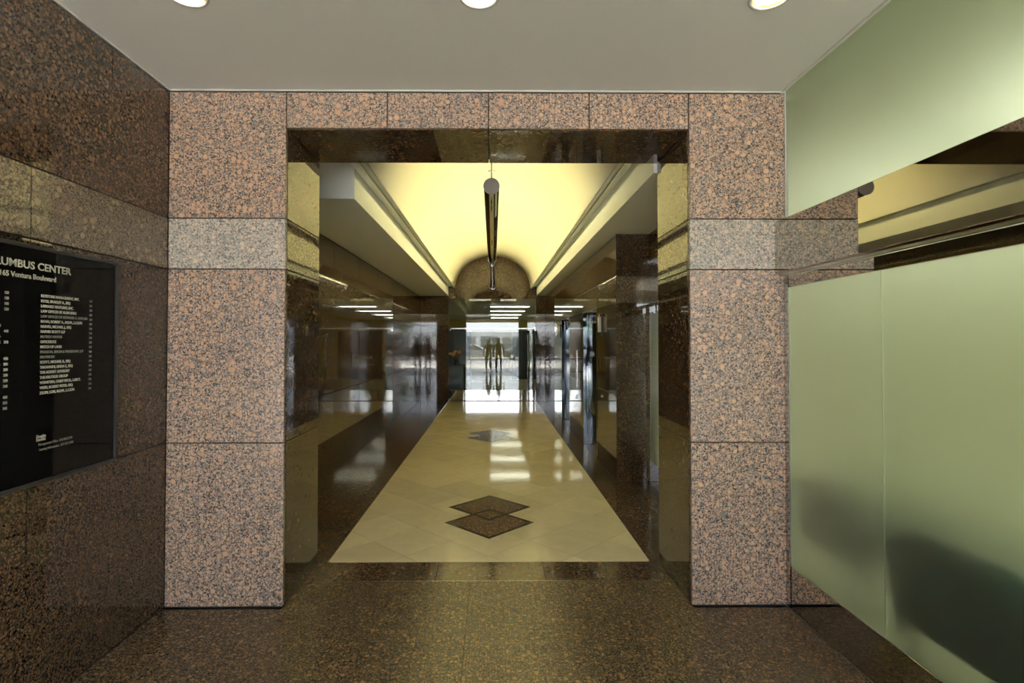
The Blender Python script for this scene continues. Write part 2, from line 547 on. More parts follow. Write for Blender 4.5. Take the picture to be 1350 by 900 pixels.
for c in (4.560, 8.560):
    for k, dy in enumerate((0.0, 0.425)):
        h = 0.376
        prism('inlay_field', [(-0.031 + h, c + dy), (-0.031, c + dy + h), (-0.031 - h, c + dy), (-0.031, c + dy - h)], 'z', 0.0001, 0.0006 + 0.0002 * k, G_INLAY, floor)
        ring('inlay_border', -0.031, c + dy, h + 0.001, 0.045, 0.0013 + 0.0003 * k, G_GREEN)

# ------------------------------------------------------------------ outer shell (keeps sky light out)
ZR = 4.6
shell = box('roof', -3.4, 6.4, YO - 0.0, 28.4, ZR, ZR + 0.25, STUCCO, kind='structure')
box('wall_outer_left', -3.4, -3.2, YO, 28.4, -0.3, ZR, STUCCO, kind='structure')
box('wall_outer_right', 6.2, 6.4, YO, 28.4, -0.3, ZR, STUCCO, kind='structure')
box('wall_outer_back', -3.2, 6.2, 28.2, 28.4, -0.3, ZR, STUCCO, kind='structure')
wb_ = box('wall_back', -3.2, XL - 0.03, YO, YO + 0.25, -0.3, ZR, STUCCO, kind='structure')
box('wall_section', XR + 0.1, 6.2, YO, YO + 0.25, -0.3, ZR, STUCCO, wb_)
box('wall_section', XL - 0.03, XR + 0.1, YO, YO + 0.25, 2.66, ZR, STUCCO, wb_)

# ------------------------------------------------------------------ lobby left wall
wl = box('wall_left', XL - 0.24, XL - 0.02, YO + 0.25, YF + 0.02, -0.02, ZC + 0.1, JOINT, kind='structure')
jl = [YF, 2.205, 1.275, 0.345, -0.585, -1.515, YO + 0.25][::-1]
ju = [YF, 2.66, 1.73, 0.80, -0.13, -1.06, -1.99, YO + 0.25][::-1]
clad(wl, '+x', XL, jl, ZC - 0.012, band_joints=jl, upper_joints=ju)

# ------------------------------------------------------------------ portal wall
wf = box('wall_front', XL - 0.24, JL - 0.02, YF + 0.02, YB - 0.02, -0.02, 4.5, JOINT, kind='structure')
box('wall_core', JR + 0.02, 1.70, YF + 0.02, YB - 0.02, -0.02, 4.5, JOINT, wf)
box('wall_core', JL - 0.02, JR + 0.02, YF + 0.02, YB - 0.02, ZH + 0.02, 4.5, JOINT, wf)
clad(wf, '-y', YF, [XL, JL], ZC - 0.012, mats=(G_LIT, G_LIT_BAND))
clad(wf, '-y', YF, [JR, XR + 0.02], ZC - 0.012, mats=(G_LIT, G_LIT_BAND))
hx = [JL, -0.617, -0.027, 0.563, JR]
for a, b in zip(hx[:-1], hx[1:]):
    panel(wf, '-y', YF, a, b, ZH, ZC - 0.012, G_LIT)
clad(wf, '+x', JL, [YF + 0.026, YB], ZH)
clad(wf, '-x', JR, [YF + 0.026, YB], ZH)
panel(wf, '-z', ZH, JL + 0.0, -0.027, YF + 0.026, YB, G_SHADED)
panel(wf, '-z', ZH, -0.027, JR, YF + 0.026, YB, G_SHADED)
# corridor side of the portal wall
clad(wf, '+y', YB, [CL, JL], ZS + 0.3)
clad(wf, '+y', YB, [JR, 1.69], ZS)

# ------------------------------------------------------------------ lobby ceiling with round holes for the downlights
DL = [(-1.30, 2.265), (-0.06, 2.265), (1.185, 2.265)]
HR = 0.078


def ceiling_with_holes(x0, x1, y0, y1, z, holes, r):
    bm = bmesh.new()
    s = 0.13
    def quad(a, b, c, d):
        if b - a < 1e-6 or d - c < 1e-6: return
        bm.faces.new([bm.verts.new(p) for p in ((a, c, z), (b, c, z), (b, d, z), (a, d, z))])
    yc = holes[0][1]
    quad(x0, x1, y0, yc - s); quad(x0, x1, yc + s, y1)
    x = x0
    for hx_, hy in sorted(holes):
        quad(x, hx_ - s, yc - s, yc + s)
        n = 32
        inner = []; outer = []
        for k in range(n):
            a = 2 * PI * k / n
            ca, sa = math.cos(a), math.sin(a)
            inner.append(bm.verts.new((hx_ + r * ca, hy + r * sa, z)))
            f = s / max(abs(ca), abs(sa))
            outer.append(bm.verts.new((hx_ + f * ca, hy + f * sa, z)))
        for k in range(n):
            bm.faces.new((inner[k], outer[k], outer[(k + 1) % n], inner[(k + 1) % n]))
        x = hx_ + s
    quad(x, x1, yc - s, yc + s)
    bmesh.ops.remove_doubles(bm, verts=bm.verts, dist=1e-5)
    for f in bm.faces:
        f.normal_update()
        if f.normal.z > 0: f.normal_flip()
    me = bpy.data.meshes.new('ceiling')
    bm.to_mesh(me); bm.free()
    return me


ceil = link('ceiling', ceiling_with_holes(XL - 0.02, XR + 0.01, YO + 0.25, YF + 0.02, ZC, DL, HR), PAINT, kind='structure')
box('trim_1', XL + 0.012, XR - 0.004, YF - 0.012, YF - 0.001, ZC - 0.011, ZC - 0.001, TRIMW, kind='structure', bevel=0.002)
box('trim_2', XL + 0.001, XL + 0.012, YO + 0.3, YF - 0.001, ZC - 0.011, ZC - 0.001, TRIMW, kind='structure', bevel=0.002)
box('trim_3', XR - 0.030, XR - 0.018, YO + 0.3, YF - 0.015, ZC - 0.008, ZC - 0.001, TRIMW, kind='structure', bevel=0.002)

dnames = ['recessed round ceiling downlight above the left granite pillar, leftmost of three',
          'recessed round ceiling downlight at the middle of the lobby ceiling',
          'recessed round ceiling downlight nearest the frosted glass, rightmost of three']


def lathe(prof, seg=32):
    bm = bmesh.new()
    rings = []
    for r, z in prof:
        rings.append([bm.verts.new((r * math.cos(2 * PI * k / seg), r * math.sin(2 * PI * k / seg), z)) for k in range(seg)])
    for a, b in zip(rings[:-1], rings[1:]):
        for k in range(seg):
            bm.faces.new((a[k], a[(k + 1) % seg], b[(k + 1) % seg], b[k]))
    return bm


for (x, y), lab, dz in zip(DL, dnames, (0.022, 0.022, 0.06)):
    d = empty('downlight', (x, y, ZC), lab, 'light', 'lobby downlights')
    bm = lathe([(0.074, 0.0), (0.074, -0.005), (0.080, -0.007), (0.088, -0.004), (0.089, -0.0005), (0.074, 0.0)])
    link('trim_ring', finish(bm, 'trim_ring'), TRIMW, d, (x, y, ZC), smooth=True)
    bm = lathe([(0.0745, 0.0), (0.072, 0.03), (0.066, 0.07), (0.054, 0.11), (0.054, 0.16)])
    link('reflector', finish(bm, 'reflector'), GOLD, d, (x, y, ZC), smooth=True)
    cyl('lamp', (x, y, ZC + dz), (x, y, ZC + dz + 0.03), 0.060, LAMP, d)

# ------------------------------------------------------------------ right side: frosted glass front of the suite
hdr = box('trim_4', 1.645, 1.715, YO + 0.3, YF - 0.002, 1.917, 2.219, STEEL_D, kind='structure', bevel=0.003)
box('door_track', 1.668, 1.700, YO + 0.3, YF - 0.004, 1.899, 1.917, STEEL_B, hdr)
hdr2 = box('trim_5', 1.645, 1.715, YB + 0.002, YP - 0.002, 1.917, 2.219, STEEL_D, kind='structure', bevel=0.003)
wt = box('window_1', XR, XR + 0.012, YO + 0.3, YF - 0.008, 2.221, ZC - 0.001, FROST, kind='structure')
box('edge_channel', XR - 0.006, XR + 0.016, YF - 0.010, YF - 0.001, 2.221, ZC - 0.002, TRIMW, wt)


def glass_door(name, y0, y1, labels=False):
    d = box(name, 1.692, 1.704, y0, y1, 0.243, 1.832, FROST, kind='structure', bevel=0.001)
    box('bottom_rail', 1.690, 1.706, y0, y1, 0.006, 0.241, STEEL_D, d, bevel=0.001)
    box('top_rail', 1.690, 1.706, y0, y1, 1.834, 1.897, STEEL_D, d, bevel=0.001)
    return d


glass_door('door_1', 2.332, 3.062)
glass_door('door_2', 1.20, 2.3305)
glass_door('door_3', 0.10, 1.197)
box('trim_6', 1.688, 1.708, 3.066, 3.080, 0.004, 1.897, CHROME, kind='structure', bevel=0.001)
box('trim_7', 1.696, 1.704, 3.082, YF - 0.001, 0.004, 1.897, STEEL_D, kind='structure')
wr = box('wall_right', 1.69, 1.86, YO + 0.25, 0.10, 0.0, 1.90, JOINT, kind='structure')
clad(wr, '-x', 1.685, [YO + 0.25, -1.8, -0.85, 0.10], 1.90)
# corridor recess
d4 = glass_door('door_4', 4.70, 5.80)
glass_door('door_5', YB + 0.02, 4.697)
cyl('patch_fitting', (1.682, 5.60, 1.862), (1.714, 5.60, 1.862), 0.042, CHROME, d4)
box('lock', 1.676, 1.690, 5.30, 5.34, 1.00, 1.05, BLACKF, d4, bevel=0.003)
wrec = box('wall_recess', 1.72, 1.86, YB, YP, 2.221, ZS + 0.5, JOINT, kind='structure')
panel(wrec, '-x', 1.700, YB + 0.005, 4.80, 2.221, ZS, G_SHADED)
panel(wrec, '-x', 1.700, 4.80, YP - 0.002, 2.221, ZS, G_SHADED)

# suite behind the frosted glass
suite = box('wall_suite', 5.9, 6.0, YO + 0.3, 8.0, 0.0, 3.2, SUITE_W, kind='structure')
box('wall_section', 1.9, 5.9, 8.0, 8.1, 0.0, 3.2, SUITE_W, suite)
box('wall_section', 1.9, 5.9, YO + 0.26, YO + 0.3, 0.0, 3.2, SUITE_W, suite)
box('wall_section', 1.9, 1.95, YP + 0.02, 8.0, 0.0, 3.2, SUITE_W, suite)
box('ceiling_suite', 1.75, 5.9, YO + 0.3, 8.0, 3.10, 3.2, PAINT, kind='structure')
fs = box('floor_suite', 1.715, 5.9, YO + 0.3, 8.0, -0.024, 0.0, SUITE_W, kind='structure')
for i, yy in enumerate((-2.2, -0.4, 1.4, 3.2, 5.0, 6.8)):
    for j, xx in enumerate((3.8, 5.2)):
        t = empty('ceiling_light', (xx, yy, 3.1), 'square ceiling light panel in the waiting room behind the frosted glass', 'light', 'waiting room ceiling lights')
        box('light_frame', xx - 0.32, xx + 0.32, yy - 0.32, yy + 0.32, 3.085, 3.10, TRIMW, t, bevel=0.003)
        box('diffuser', xx - 0.29, xx + 0.29, yy - 0.29, yy + 0.29, 3.078, 3.085, SUITE_L, t)

# ------------------------------------------------------------------ corridor walls
wcl = box('wall_corridor_left', CL - 0.22, CL - 0.02, YB - 0.02, YE, -0.02, 4.5, JOINT, kind='structure')
jc = [YB + 0.002, 5.1, 6.3, 7.5, 8.7, 9.9, 11.1, 12.3, YE]
clad(wcl, '+x', CL, jc, ZS - 0.018)
wcr = box('wall_corridor_right', CR + 0.025, 1.86, YP + 0.026, 6.95, -0.02, ZS + 0.4, JOINT, kind='structure')
box('wall_core', CR + 0.025, 1.86, 8.04, 9.44, -0.02, ZS + 0.4, JOINT, wcr)
box('wall_core', CR + 0.025, 1.86, 10.55, YE, -0.02, ZS + 0.4, JOINT, wcr)
box('wall_core', CR + 0.025, 1.86, 6.95, 8.04, 1.97, ZS + 0.4, JOINT, wcr)
box('wall_core', CR + 0.025, 1.86, 9.44, 10.55, 1.97, ZS + 0.4, JOINT, wcr)
jr = [YP, 6.95, 8.04, 9.44, 10.55, 11.65, 12.75, YE]
clad(wcr, '-x', CR, jr, ZS - 0.018, skip=lambda i, a, b: i < 2 and (abs(a - 6.95) < .01 or abs(a - 9.44) < .01))
clad(wcr, '-y', YP, [CR, 1.86], ZS + 0.02)

# elevators
for k, (y0, y1) in enumerate(((6.95, 8.04), (9.44, 10.55))):
    e = box('door_%d' % (6 + k), 1.60, 1.62, y0 + 0.03, (y0 + y1) / 2 - 0.002, 0.004, 1.94, CHROME, kind='structure', bevel=0.002)
    box('door_leaf', 1.60, 1.62, (y0 + y1) / 2 + 0.002, y1 - 0.03, 0.004, 1.94, CHROME, e, bevel=0.002)
    box('door_jamb', CR - 0.004, 1.63, y1 - 0.028, y1 - 0.001, 0.0, 1.94, CHROME, e, bevel=0.003)
    box('door_jamb', CR - 0.004, 1.63, y0 + 0.001, y0 + 0.028, 0.0, 1.94, CHROME, e, bevel=0.003)
    box('door_head', CR - 0.004, 1.63, y0 + 0.001, y1 - 0.001, 1.94, 1.968, CHROME, e, bevel=0.003)
    box('sill', CR + 0.004, 1.65, y0 + 0.03, y1 - 0.03, -0.02, 0.001, G_FLOOR, e)
    box('jamb_ridge', CR + 0.06, CR + 0.085, y1 - 0.042, y1 - 0.0285, 0.0, 1.94, CHROME, e, bevel=0.004)
    # medical emblem plate on the reveal
    lab = ['blue six-armed medical emblem plate inside the nearer elevator opening', 'blue six-armed medical emblem plate inside the farther elevator opening'][k]
    s = empty('emblem_sign', (CR + 0.155, y1 - 0.030, 1.86), lab, 'sign')
    yy = y1 - 0.031
    box('plate', CR + 0.10, CR + 0.21, yy - 0.004, yy, 1.80, 1.92, SIGN_W, s, bevel=0.001)
    for a in (0, 60, 120):
        bm = bmesh.new()
        bm_box(bm, -0.010, 0.010, -0.0008, 0.0008, -0.044, 0.044)
        bmesh.ops.rotate(bm, verts=bm.verts, cent=(0, 0, 0), matrix=Matrix.Rotation(math.radians(a), 3, 'Y'))
        link('emblem_arm', finish(bm, 'emblem_arm'), SIGN_B, s, (CR + 0.155, yy - 0.0048, 1.86))
    p = box('floor_number_plate', CR + 0.10, CR + 0.165, yy - 0.004, yy, 1.30, 1.38, STEEL_B, bevel=0.001)
    tag(p, ['small blank metal plate on the nearer elevator jamb', 'small blank metal plate on the farther elevator jamb'][k], 'plate')

for k, yy in enumerate((6.62, 10.78)):
    t = empty('hall_lantern', (CR, yy, 1.75), ['white wall lantern with gold cap beside the nearer elevator', 'white wall lantern with gold cap beside the farther elevator'][k], 'light')
    box('back_plate', CR - 0.010, CR - 0.001, yy - 0.05, yy + 0.05, 1.60, 1.88, BLACKF, t, bevel=0.002)
    cyl('shade', (CR - 0.034, yy, 1.64), (CR - 0.034, yy, 1.83), 0.023, LANT_W, t)
    cyl('cap', (CR - 0.034, yy, 1.83), (CR - 0.034, yy, 1.865), 0.027, GOLD, t, r1=0.018)
cs = box('call_panel', CR - 0.010, CR - 0.001, 8.62, 8.70, 0.80, 1.38, STEEL_B, bevel=0.002)
tag(cs, 'tall narrow metal elevator call panel between the two elevators', 'panel')
for z in (1.02, 1.10):
    cyl('call_button', (CR - 0.016, 8.66, z), (CR - 0.0095, 8.66, z), 0.014, LANT_W, cs)

# ------------------------------------------------------------------ soffits and vault
box('ceiling_soffit', CL - 0.02, -1.145, 4.43, YE, ZS, 3.06, PAINT, kind='structure')
box('ceiling_soffit', 1.122, 1.86, YB, YP + 0.03, ZS, 3.06, PAINT, kind='structure')
box('ceiling_soffit', 1.122, 1.86, YP + 0.03, YE, ZS, 3.06, PAINT, kind='structure')
prism('ceiling_ledge', [(-1.145, 2.955), (-0.974, 2.8925), (-0.974, 2.90), (-1.03, 3.08), (-1.145, 3.08)], 'y', YB - 0.02, YE + 0.02, PAINT, kind='structure')
prism('ceiling_ledge', [(1.122, 2.955), (0.964, 2.8925), (0.964, 2.90), (1.02, 3.08), (1.122, 3.08)], 'y', YB - 0.02, YE + 0.02, PAINT, kind='structure')
box('ceiling_alcove', CL - 0.02, -1.03, YB - 0.02, 4.44, 3.06, 3.14, PAINT, kind='structure')
# vault: elliptical barrel, given a thickness
VX, VA, VH = -0.005, 0.962, 0.840
bm = bmesh.new()
n = 40
inn0, inn1, out0, out1 = [], [], [], []
for k in range(n + 1):
    a = PI * k / n
    c, s_ = math.cos(a), math.sin(a)
    inn0.append(bm.verts.new((VX + VA * c, YB - 0.02, ZV + VH * s_)))
    inn1.append(bm.verts.new((VX + VA * c, YE + 0.02, ZV + VH * s_)))
    out0.append(bm.verts.new((VX + (VA + .06) * c, YB - 0.02, ZV + (VH + .06) * s_)))
    out1.append(bm.verts.new((VX + (VA + .06) * c, YE + 0.02, ZV + (VH + .06) * s_)))
for k in range(n):
    bm.faces.new((inn0[k], inn0[k + 1], inn1[k + 1], inn1[k]))
    bm.faces.new((out0[k], out0[k + 1], out1[k + 1], out1[k]))
    bm.faces.new((inn0[k], inn0[k + 1], out0[k + 1], out0[k]))
    bm.faces.new((inn1[k], inn1[k + 1], out1[k + 1], out1[k]))
v = link('ceiling_vault', finish(bm, 'ceiling_vault'), PAINT_V, kind='structure', smooth=True)

# pendant uplight tube
px, pz, py0, py1, pr = -0.014, 2.892, 4.73, 13.45, 0.070
pen = empty('pendant_tube_light', (px, py0, pz), 'long polished steel uplight tube hanging along the corridor vault', 'light')
bm = bmesh.new()
ns = 30
cols = []
for k in range(ns + 1):
    a = math.radians(90 + 68) + math.radians(224) * k / ns
    cols.append((math.cos(a), math.sin(a)))
prev = None
for (c, s_) in cols:
    ring_ = [bm.verts.new((pr * c, py0 - py0, pr * s_)), bm.verts.new((pr * c, py1 - py0, pr * s_)),
             bm.verts.new(((pr - .004) * c, py1 - py0, (pr - .004) * s_)), bm.verts.new(((pr - .004) * c, 0, (pr - .004) * s_))]
    if prev:
        for q in range(4):
            bm.faces.new((prev[q], prev[(q + 1) % 4], ring_[(q + 1) % 4], ring_[q]))
    prev = ring_
link('tube', finish(bm, 'tube'), STEEL, pen, (px, py0, pz), smooth=False)
for o_ in (bpy.data.objects['tube'],):
    for p in o_.data.polygons: p.use_smooth = True
cyl('end_cap', (px, py0 - 0.012, pz), (px, py0 + 0.004, pz), pr + 0.002, CAPM, pen, seg=32)
cyl('end_cap', (px, py1 - 0.004, pz), (px, py1 + 0.012, pz), pr + 0.002, STEEL_B, pen, seg=32)
for k in range(4):
    a = py0 + 0.06 + k * 2.16
    cyl('uplight_lamp', (px, a, pz + 0.043), (px, a + 2.10, pz + 0.043), 0.018, TUBE_LAMP, pen, seg=12)
for k in range(4):
    y = 4.95 + k * 2.75
    cyl('hanger_rod', (px, y, pz + 0.03), (px, y, ZV + VH - 0.002), 0.006, BLACKF, pen, seg=10)
    if k == 0:
        box('rod_clamp', px - 0.035, px + 0.035, y - 0.008, y + 0.008, pz + 0.200, pz + 0.210, BLACKF, pen, bevel=0.002)

# ------------------------------------------------------------------ end wall: piers, lintel and lunette
we = box('wall_end', CL - 0.02, -1.165, YE + 0.026, YE + 0.16, -0.02, 4.5, JOINT, kind='structure')
box('wall_core', 1.125, 1.86, YE + 0.026, YE + 0.16, -0.02, 4.5, JOINT, we)
box('wall_core', -1.165, 1.125, YE + 0.026, YE + 0.16, 2.655, 4.5, JOINT, we)
clad(we, '-y', YE, [CL, -1.14], ZS + 0.02)
clad(we, '-y', YE, [1.10, CR], ZS + 0.02)
lx = [-1.14, -0.555, 0.545, 1.10]
for a, b in zip(lx[:-1], lx[1:]):
    panel(we, '-y', YE, a, b, 2.63, ZV, G_SHADED)


def arc(r0, r1, a0, a1, n=10):
    g = 0.006
    pts = []
    for k in range(n + 1):
        a = a0 + (a1 - a0) * k / n
        pts.append((VX + r1 * math.cos(a), ZV + g + r1 * math.sin(a) * (VH / VA if r1 > 0.9 else 0.93)))
    if r0 > 0:
        for k in range(n, -1, -1):
            a = a0 + (a1 - a0) * k / n
            pts.append((VX + r0 * math.cos(a), ZV + g + r0 * math.sin(a) * 0.93))
    return pts


for a0, a1 in ((0.0, 50), (50, 130), (130, 180)):
    prism('lunette_stone', arc(0.562, VA + 0.03, math.radians(a0 + 0.35), math.radians(a1 - 0.35)), 'y', YE, YE + 0.025, G_SHADED, we)
prism('lunette_stone', arc(0, 0.552, 0.0, PI, 24), 'y', YE, YE + 0.025, G_SHADED, we)

# frameless glass doors at the end
yg = YE + 0.06
wd = box('door_8', -0.757 + 0.003, -0.010 - 0.003, yg, yg + 0.012, 0.28, 1.855, CLEAR, kind='structure')
box('glass_leaf', -0.010 + 0.003, 0.738 - 0.003, yg, yg + 0.012, 0.28, 1.855, CLEAR, wd)
box('side_pane', -1.138, -0.757 - 0.003, yg, yg + 0.012, 0.28, 1.855, CLEAR, wd)
box('side_pane', 0.738 + 0.003, 1.098, yg, yg + 0.012, 0.28, 1.855, CLEAR, wd)
box('transom_pane', -1.138, 1.098, yg, yg + 0.012, 1.875, 2.628, CLEAR, wd)
for a, b in ((-1.138, -0.760), (-0.754, -0.013), (-0.007, 0.735), (0.741, 1.098)):
    box('bottom_rail', a, b, yg - 0.016, yg + 0.028, 0.012, 0.28, STEEL, wd, bevel=0.003)
    box('top_rail', a, b, yg - 0.006, yg + 0.018, 1.850, 1.880, STEEL_B, wd, bevel=0.002)
for a in (-1.120, 1.080):
    box('patch_fitting', a - 0.018, a + 0.018, yg - 0.014, yg + 0.026, 1.79, 1.90, CHROME, wd, bevel=0.003)
for a, b in ((-0.62, -0.05), (0.18, 0.60)):
    box('closer_cover', a, b, yg - 0.03, yg + 0.01, 2.575, 2.628, STEEL_B, wd, bevel=0.004)
for x in (-0.13, 0.11):
    bm = bmesh.new()
    bm_cyl(bm, (x, yg - 0.03, 0.11), (x, yg - 0.014, 0.11), 0.032, seg=16)
    link('lock', finish(bm, 'lock'), STEEL_B, wd)
for x in (-0.55, 0.53):
    box('floor_pivot', x - 0.03, x + 0.03, yg - 0.028, yg - 0.012, 0.05, 0.15, STEEL_B, wd, bevel=0.004)
for x in (-0.085, 0.065):
    cyl('pull_handle', (x, yg - 0.05, 0.85), (x, yg - 0.05, 1.25), 0.010, CHROME, wd, seg=12)
    for z in (0.90, 1.20):
        cyl('handle_post', (x, yg - 0.05, z), (x, yg - 0.001, z), 0.007, CHROME, wd, seg=10)
text_mesh('Addison', 0.12, LETTER_W, wd, (-0.62, yg - 0.002, 1.08), (1, 0, 0), (0, 0, 1), stretch=1.15)
text_mesh('....', 0.16, LETTER_W, wd, (-0.66, yg - 0.002, 0.93), (1, 0, 0), (0, 0, 1))

# ------------------------------------------------------------------ room beyond the glass doors
RB = 27.4
wy = box('wall_room_back', -3.1, 4.0, RB, RB + 0.1, 0.0, 2.7, YELLOW, kind='structure')
box('wall_section', -3.2, -3.1, 14.03, RB, 0.0, 2.7, CREAM_W, wy)
box('wall_section', 3.2, 3.3, 14.03, RB, 0.0, 2.7, YELLOW, wy)
box('ceiling_room', -3.1, 3.2, 14.03, RB, 2.65, 2.72, PAINT, kind='structure')
box('floor_room', -3.1, 3.2, 14.03, RB, -0.026, 0.0, CARPET, kind='structure')
for k, y in enumerate((16.7, 19.1, 21.7, 24.4)):
    t = empty('fluorescent_light', (0.5, y, 2.65),
              ['fluorescent batten on the room ceiling behind the glass doors, nearest of four', 'fluorescent batten second from the glass doors',
               'fluorescent batten third from the glass doors', 'fluorescent batten farthest from the glass doors'][k], 'light', 'fluorescent battens')
    box('light_housing', -0.10, 1.14, y - 0.09, y + 0.09, 2.615, 2.65, TRIMW, t, bevel=0.004)
    box('light_tube', -0.08, 1.12, y - 0.07, y + 0.07, 2.60, 2.615, FLUOR, t)
t = empty('smoke_detector', (-0.25, 17.6, 2.65), 'small round white detector on the ceiling beyond the transom glass', 'detector')
cyl('base', (-0.25, 17.6, 2.635), (-0.25, 17.6, 2.65), 0.07, TRIMW, t)
cyl('cover', (-0.25, 17.6, 2.605), (-0.25, 17.6, 2.635), 0.045, TRIMW, t, r1=0.06)
cab = empty('tall_cabinet', (-0.92, 15.6, 0), 'tall black cabinet behind the left glass door', 'cabinet')
box('body', -1.60, -0.64, 15.4, 16.0, 0.0, 1.86, WOODB, cab, bevel=0.005)
box('door', -1.595, -1.122, 15.38, 15.40, 0.06, 1.85, WOODB, cab, bevel=0.004)
box('door', -1.118, -0.645, 15.38, 15.40, 0.06, 1.85, WOODB, cab, bevel=0.004)
for x in (-1.16, -1.08):
    cyl('handle', (x, 15.36, 0.95), (x, 15.36, 1.15), 0.008, CHROME, cab, seg=10)
ped = empty('side_table', (-1.0, 14.75, 0), 'small black stand in front of the tall black cabinet', 'table')
box('body', -1.24, -0.80, 14.6, 14.95, 0.0, 0.86, WOODB, ped, bevel=0.006)
box('top', -1.27, -0.77, 14.57, 14.98, 0.86, 0.89, WOODB, ped, bevel=0.004)
vase = empty('flower_vase', (-1.0, 14.75, 0.89), 'vase of peach and red flowers on the black stand', 'flowers')
bm = lathe([(0.001, 0.0), (0.05, 0.0), (0.065, 0.05), (0.05, 0.11), (0.04, 0.14), (0.036, 0.14), (0.03, 0.02)], 20)
link('vase', finish(bm, 'vase'), BLACKF, vase, (-1.0, 14.75, 0.89), smooth=True)
random.seed(3)
for k in range(9):
    a = k * 0.7
    tip = Vector((-1.0 + 0.17 * math.cos(a) * (0.4 + 0.6 * random.random()), 14.75 + 0.09 * math.sin(a), 1.13 + 0.15 * random.random()))
    cyl('stem', (-1.0, 14.75, 1.0), tip, 0.004, LEAF, vase, seg=6)
    bm = bmesh.new()
    for q in range(6):
        b = 2 * PI * q / 6
        g = bmesh.ops.create_icosphere(bm, subdivisions=1, radius=0.035)
        for v_ in g['verts']:
            v_.co = Vector((v_.co.x + 0.03 * math.cos(b), v_.co.y + 0.02 * math.sin(b), v_.co.z * 0.7 + 0.02 * math.sin(b * 2)))
    link('blossom', finish(bm, 'blossom'), PETAL_R if k in (2, 7) else PETAL, vase, tip, smooth=True)
cre = empty('credenza', (0.4, 26.9, 0), 'low dark sideboard along the yellow back wall', 'cabinet')
for k in range(5):
    x = -1.9 + k * 0.9
    box('door', x + 0.004, x + 0.896, 26.58, 26.60, 0.06, 0.66, [CREAM_W, WOODB][k in (2, 4)], cre, bevel=0.004)
box('body', -1.9, 2.6, 26.60, 27.38, 0.0, 0.70, WOODB, cre, bevel=0.005)
box('top', -1.93, 2.63, 26.56, 27.39, 0.70, 0.73, CREAM_W, cre, bevel=0.004)
scr = box('dark_partition', 0.80, 2.6, 22.0, 22.08, 0.0, 1.98, WOODB, bevel=0.004)
tag(scr, 'dark glazed partition at the right side of the far room', 'partition')
for k, x in enumerate((1.0, 1.16)):
    t = empty('rope_post', (x, 15.2 + 0.5 * k, 0), ['polished metal post nearest the right side pane', 'polished metal post behind the nearer post at the right side pane'][k], 'post')
    cyl('base', (x, 15.2 + .5 * k, 0.0), (x, 15.2 + .5 * k, 0.03), 0.14, STEEL, t)
    cyl('pole', (x, 15.2 + .5 * k, 0.03), (x, 15.2 + .5 * k, 1.75), 0.03, STEEL, t)

# ------------------------------------------------------------------ directory board
bx = XL + 0.004
BY0, BY1, BZ0, BZ1 = 1.627, 2.690, 0.935, 1.913
brd = empty('directory_board', (XL, (BY0 + BY1) / 2, BZ0), 'black glass tenant directory board with cream lettering on left wall', 'sign')
box('panel', bx, bx + 0.012, BY0 + 0.012, BY1 - 0.012, BZ0 + 0.012, BZ1 - 0.012, BLACK, brd)
for a in ((bx, bx + 0.022, BY0, BY1, BZ1 - 0.016, BZ1), (bx, bx + 0.022, BY0, BY1, BZ0, BZ0 + 0.016),
          (bx, bx + 0.022, BY0, BY0 + 0.016, BZ0 + 0.016, BZ1 - 0.016), (bx, bx + 0.022, BY1 - 0.016, BY1, BZ0 + 0.016, BZ1 - 0.016)):
    box('frame', *a, BLACKF, brd, bevel=0.002)
tx = bx + 0.0128


def T(s, size, y, z, m=LETTER, align='LEFT', st=1.0, bold=0.0):
    return text_mesh(s, size, m, brd, (tx, y, z), (0, 1, 0), (0, 0, 1), align=align, stretch=st, bold=bold)


T('COLUMBUS CENTER', 0.0425, 2.176, 1.815, align='CENTER', st=1.11, bold=0.0009)
T('15165 Ventura Boulevard', 0.0285, 2.166, 1.775, align='CENTER', st=1.00, bold=0.0008)
names = ['KEYSTONE MANAGEMENT, INC.', 'KEYES, BRADLEY A., ESQ', 'LARRABEE VENTURES, INC.', 'LAW OFFICES OF ALAN BERG',
         'LAW OFFICES OF HOWARD A. KAPLAN', 'MANN, ROBERT A., M.S.W., L.C.S.W.', 'NARVID, MICHAEL J., ESQ', 'NARVID SCOTT LLP',
         'NUTREX HAWAII', 'OFFICESLICE', 'PATCH OF LAND', 'PEARSON, SIMON & WARSHAW, LLP', 'PROVISORS', 'SCOTT, MICHAEL B., ESQ',
         'TAKAHASHI, LINDA S., ESQ', 'THE ACKERT ADVISORY', 'THE KRUTILEK GROUP', 'WEINSTEIN, CASEY PSY.D., L.M.F.T.',
         'WEISS, ROBERT PETER, ESQ', 'ZELEN, LORI, M.S.W., L.C.S.W.']
nums = ['110', '200', '300', '400', '200', '240', '310', '310', '340', '200', '200', '400', '230', '310', '310', '210', '240', '230', '310', '240']
ZT, PZ = 1.7055, 0.02115
dim = {4, 8, 11, 12}
for i, s in enumerate(names):
    T(s, 0.0155, 2.238, ZT - i * PZ, LETTER_DIM if i in dim else LETTER, st=0.92, bold=0.0005)
    T(nums[i], 0.0145, 2.505, ZT - i * PZ - 0.003, LETTER_DIM, st=0.8)
left = {0: ('', '150'), 1: ('', '120'), 2: ('', '100'), 3: ('', '220'), 6: ('N', ''), 7: ('', '448'), 8: ('Center', ''), 9: ('VICES', '310'),
        12: ('', '450'), 13: (', CPAs', '200'), 14: ('', '300'), 15: ('ORP.', '330'), 16: ('', '230'), 17: ('', '240'), 18: ('ON', ''),
        19: ('', '400'), 20: ('T LAW', '315'), 21: ('', '345')}
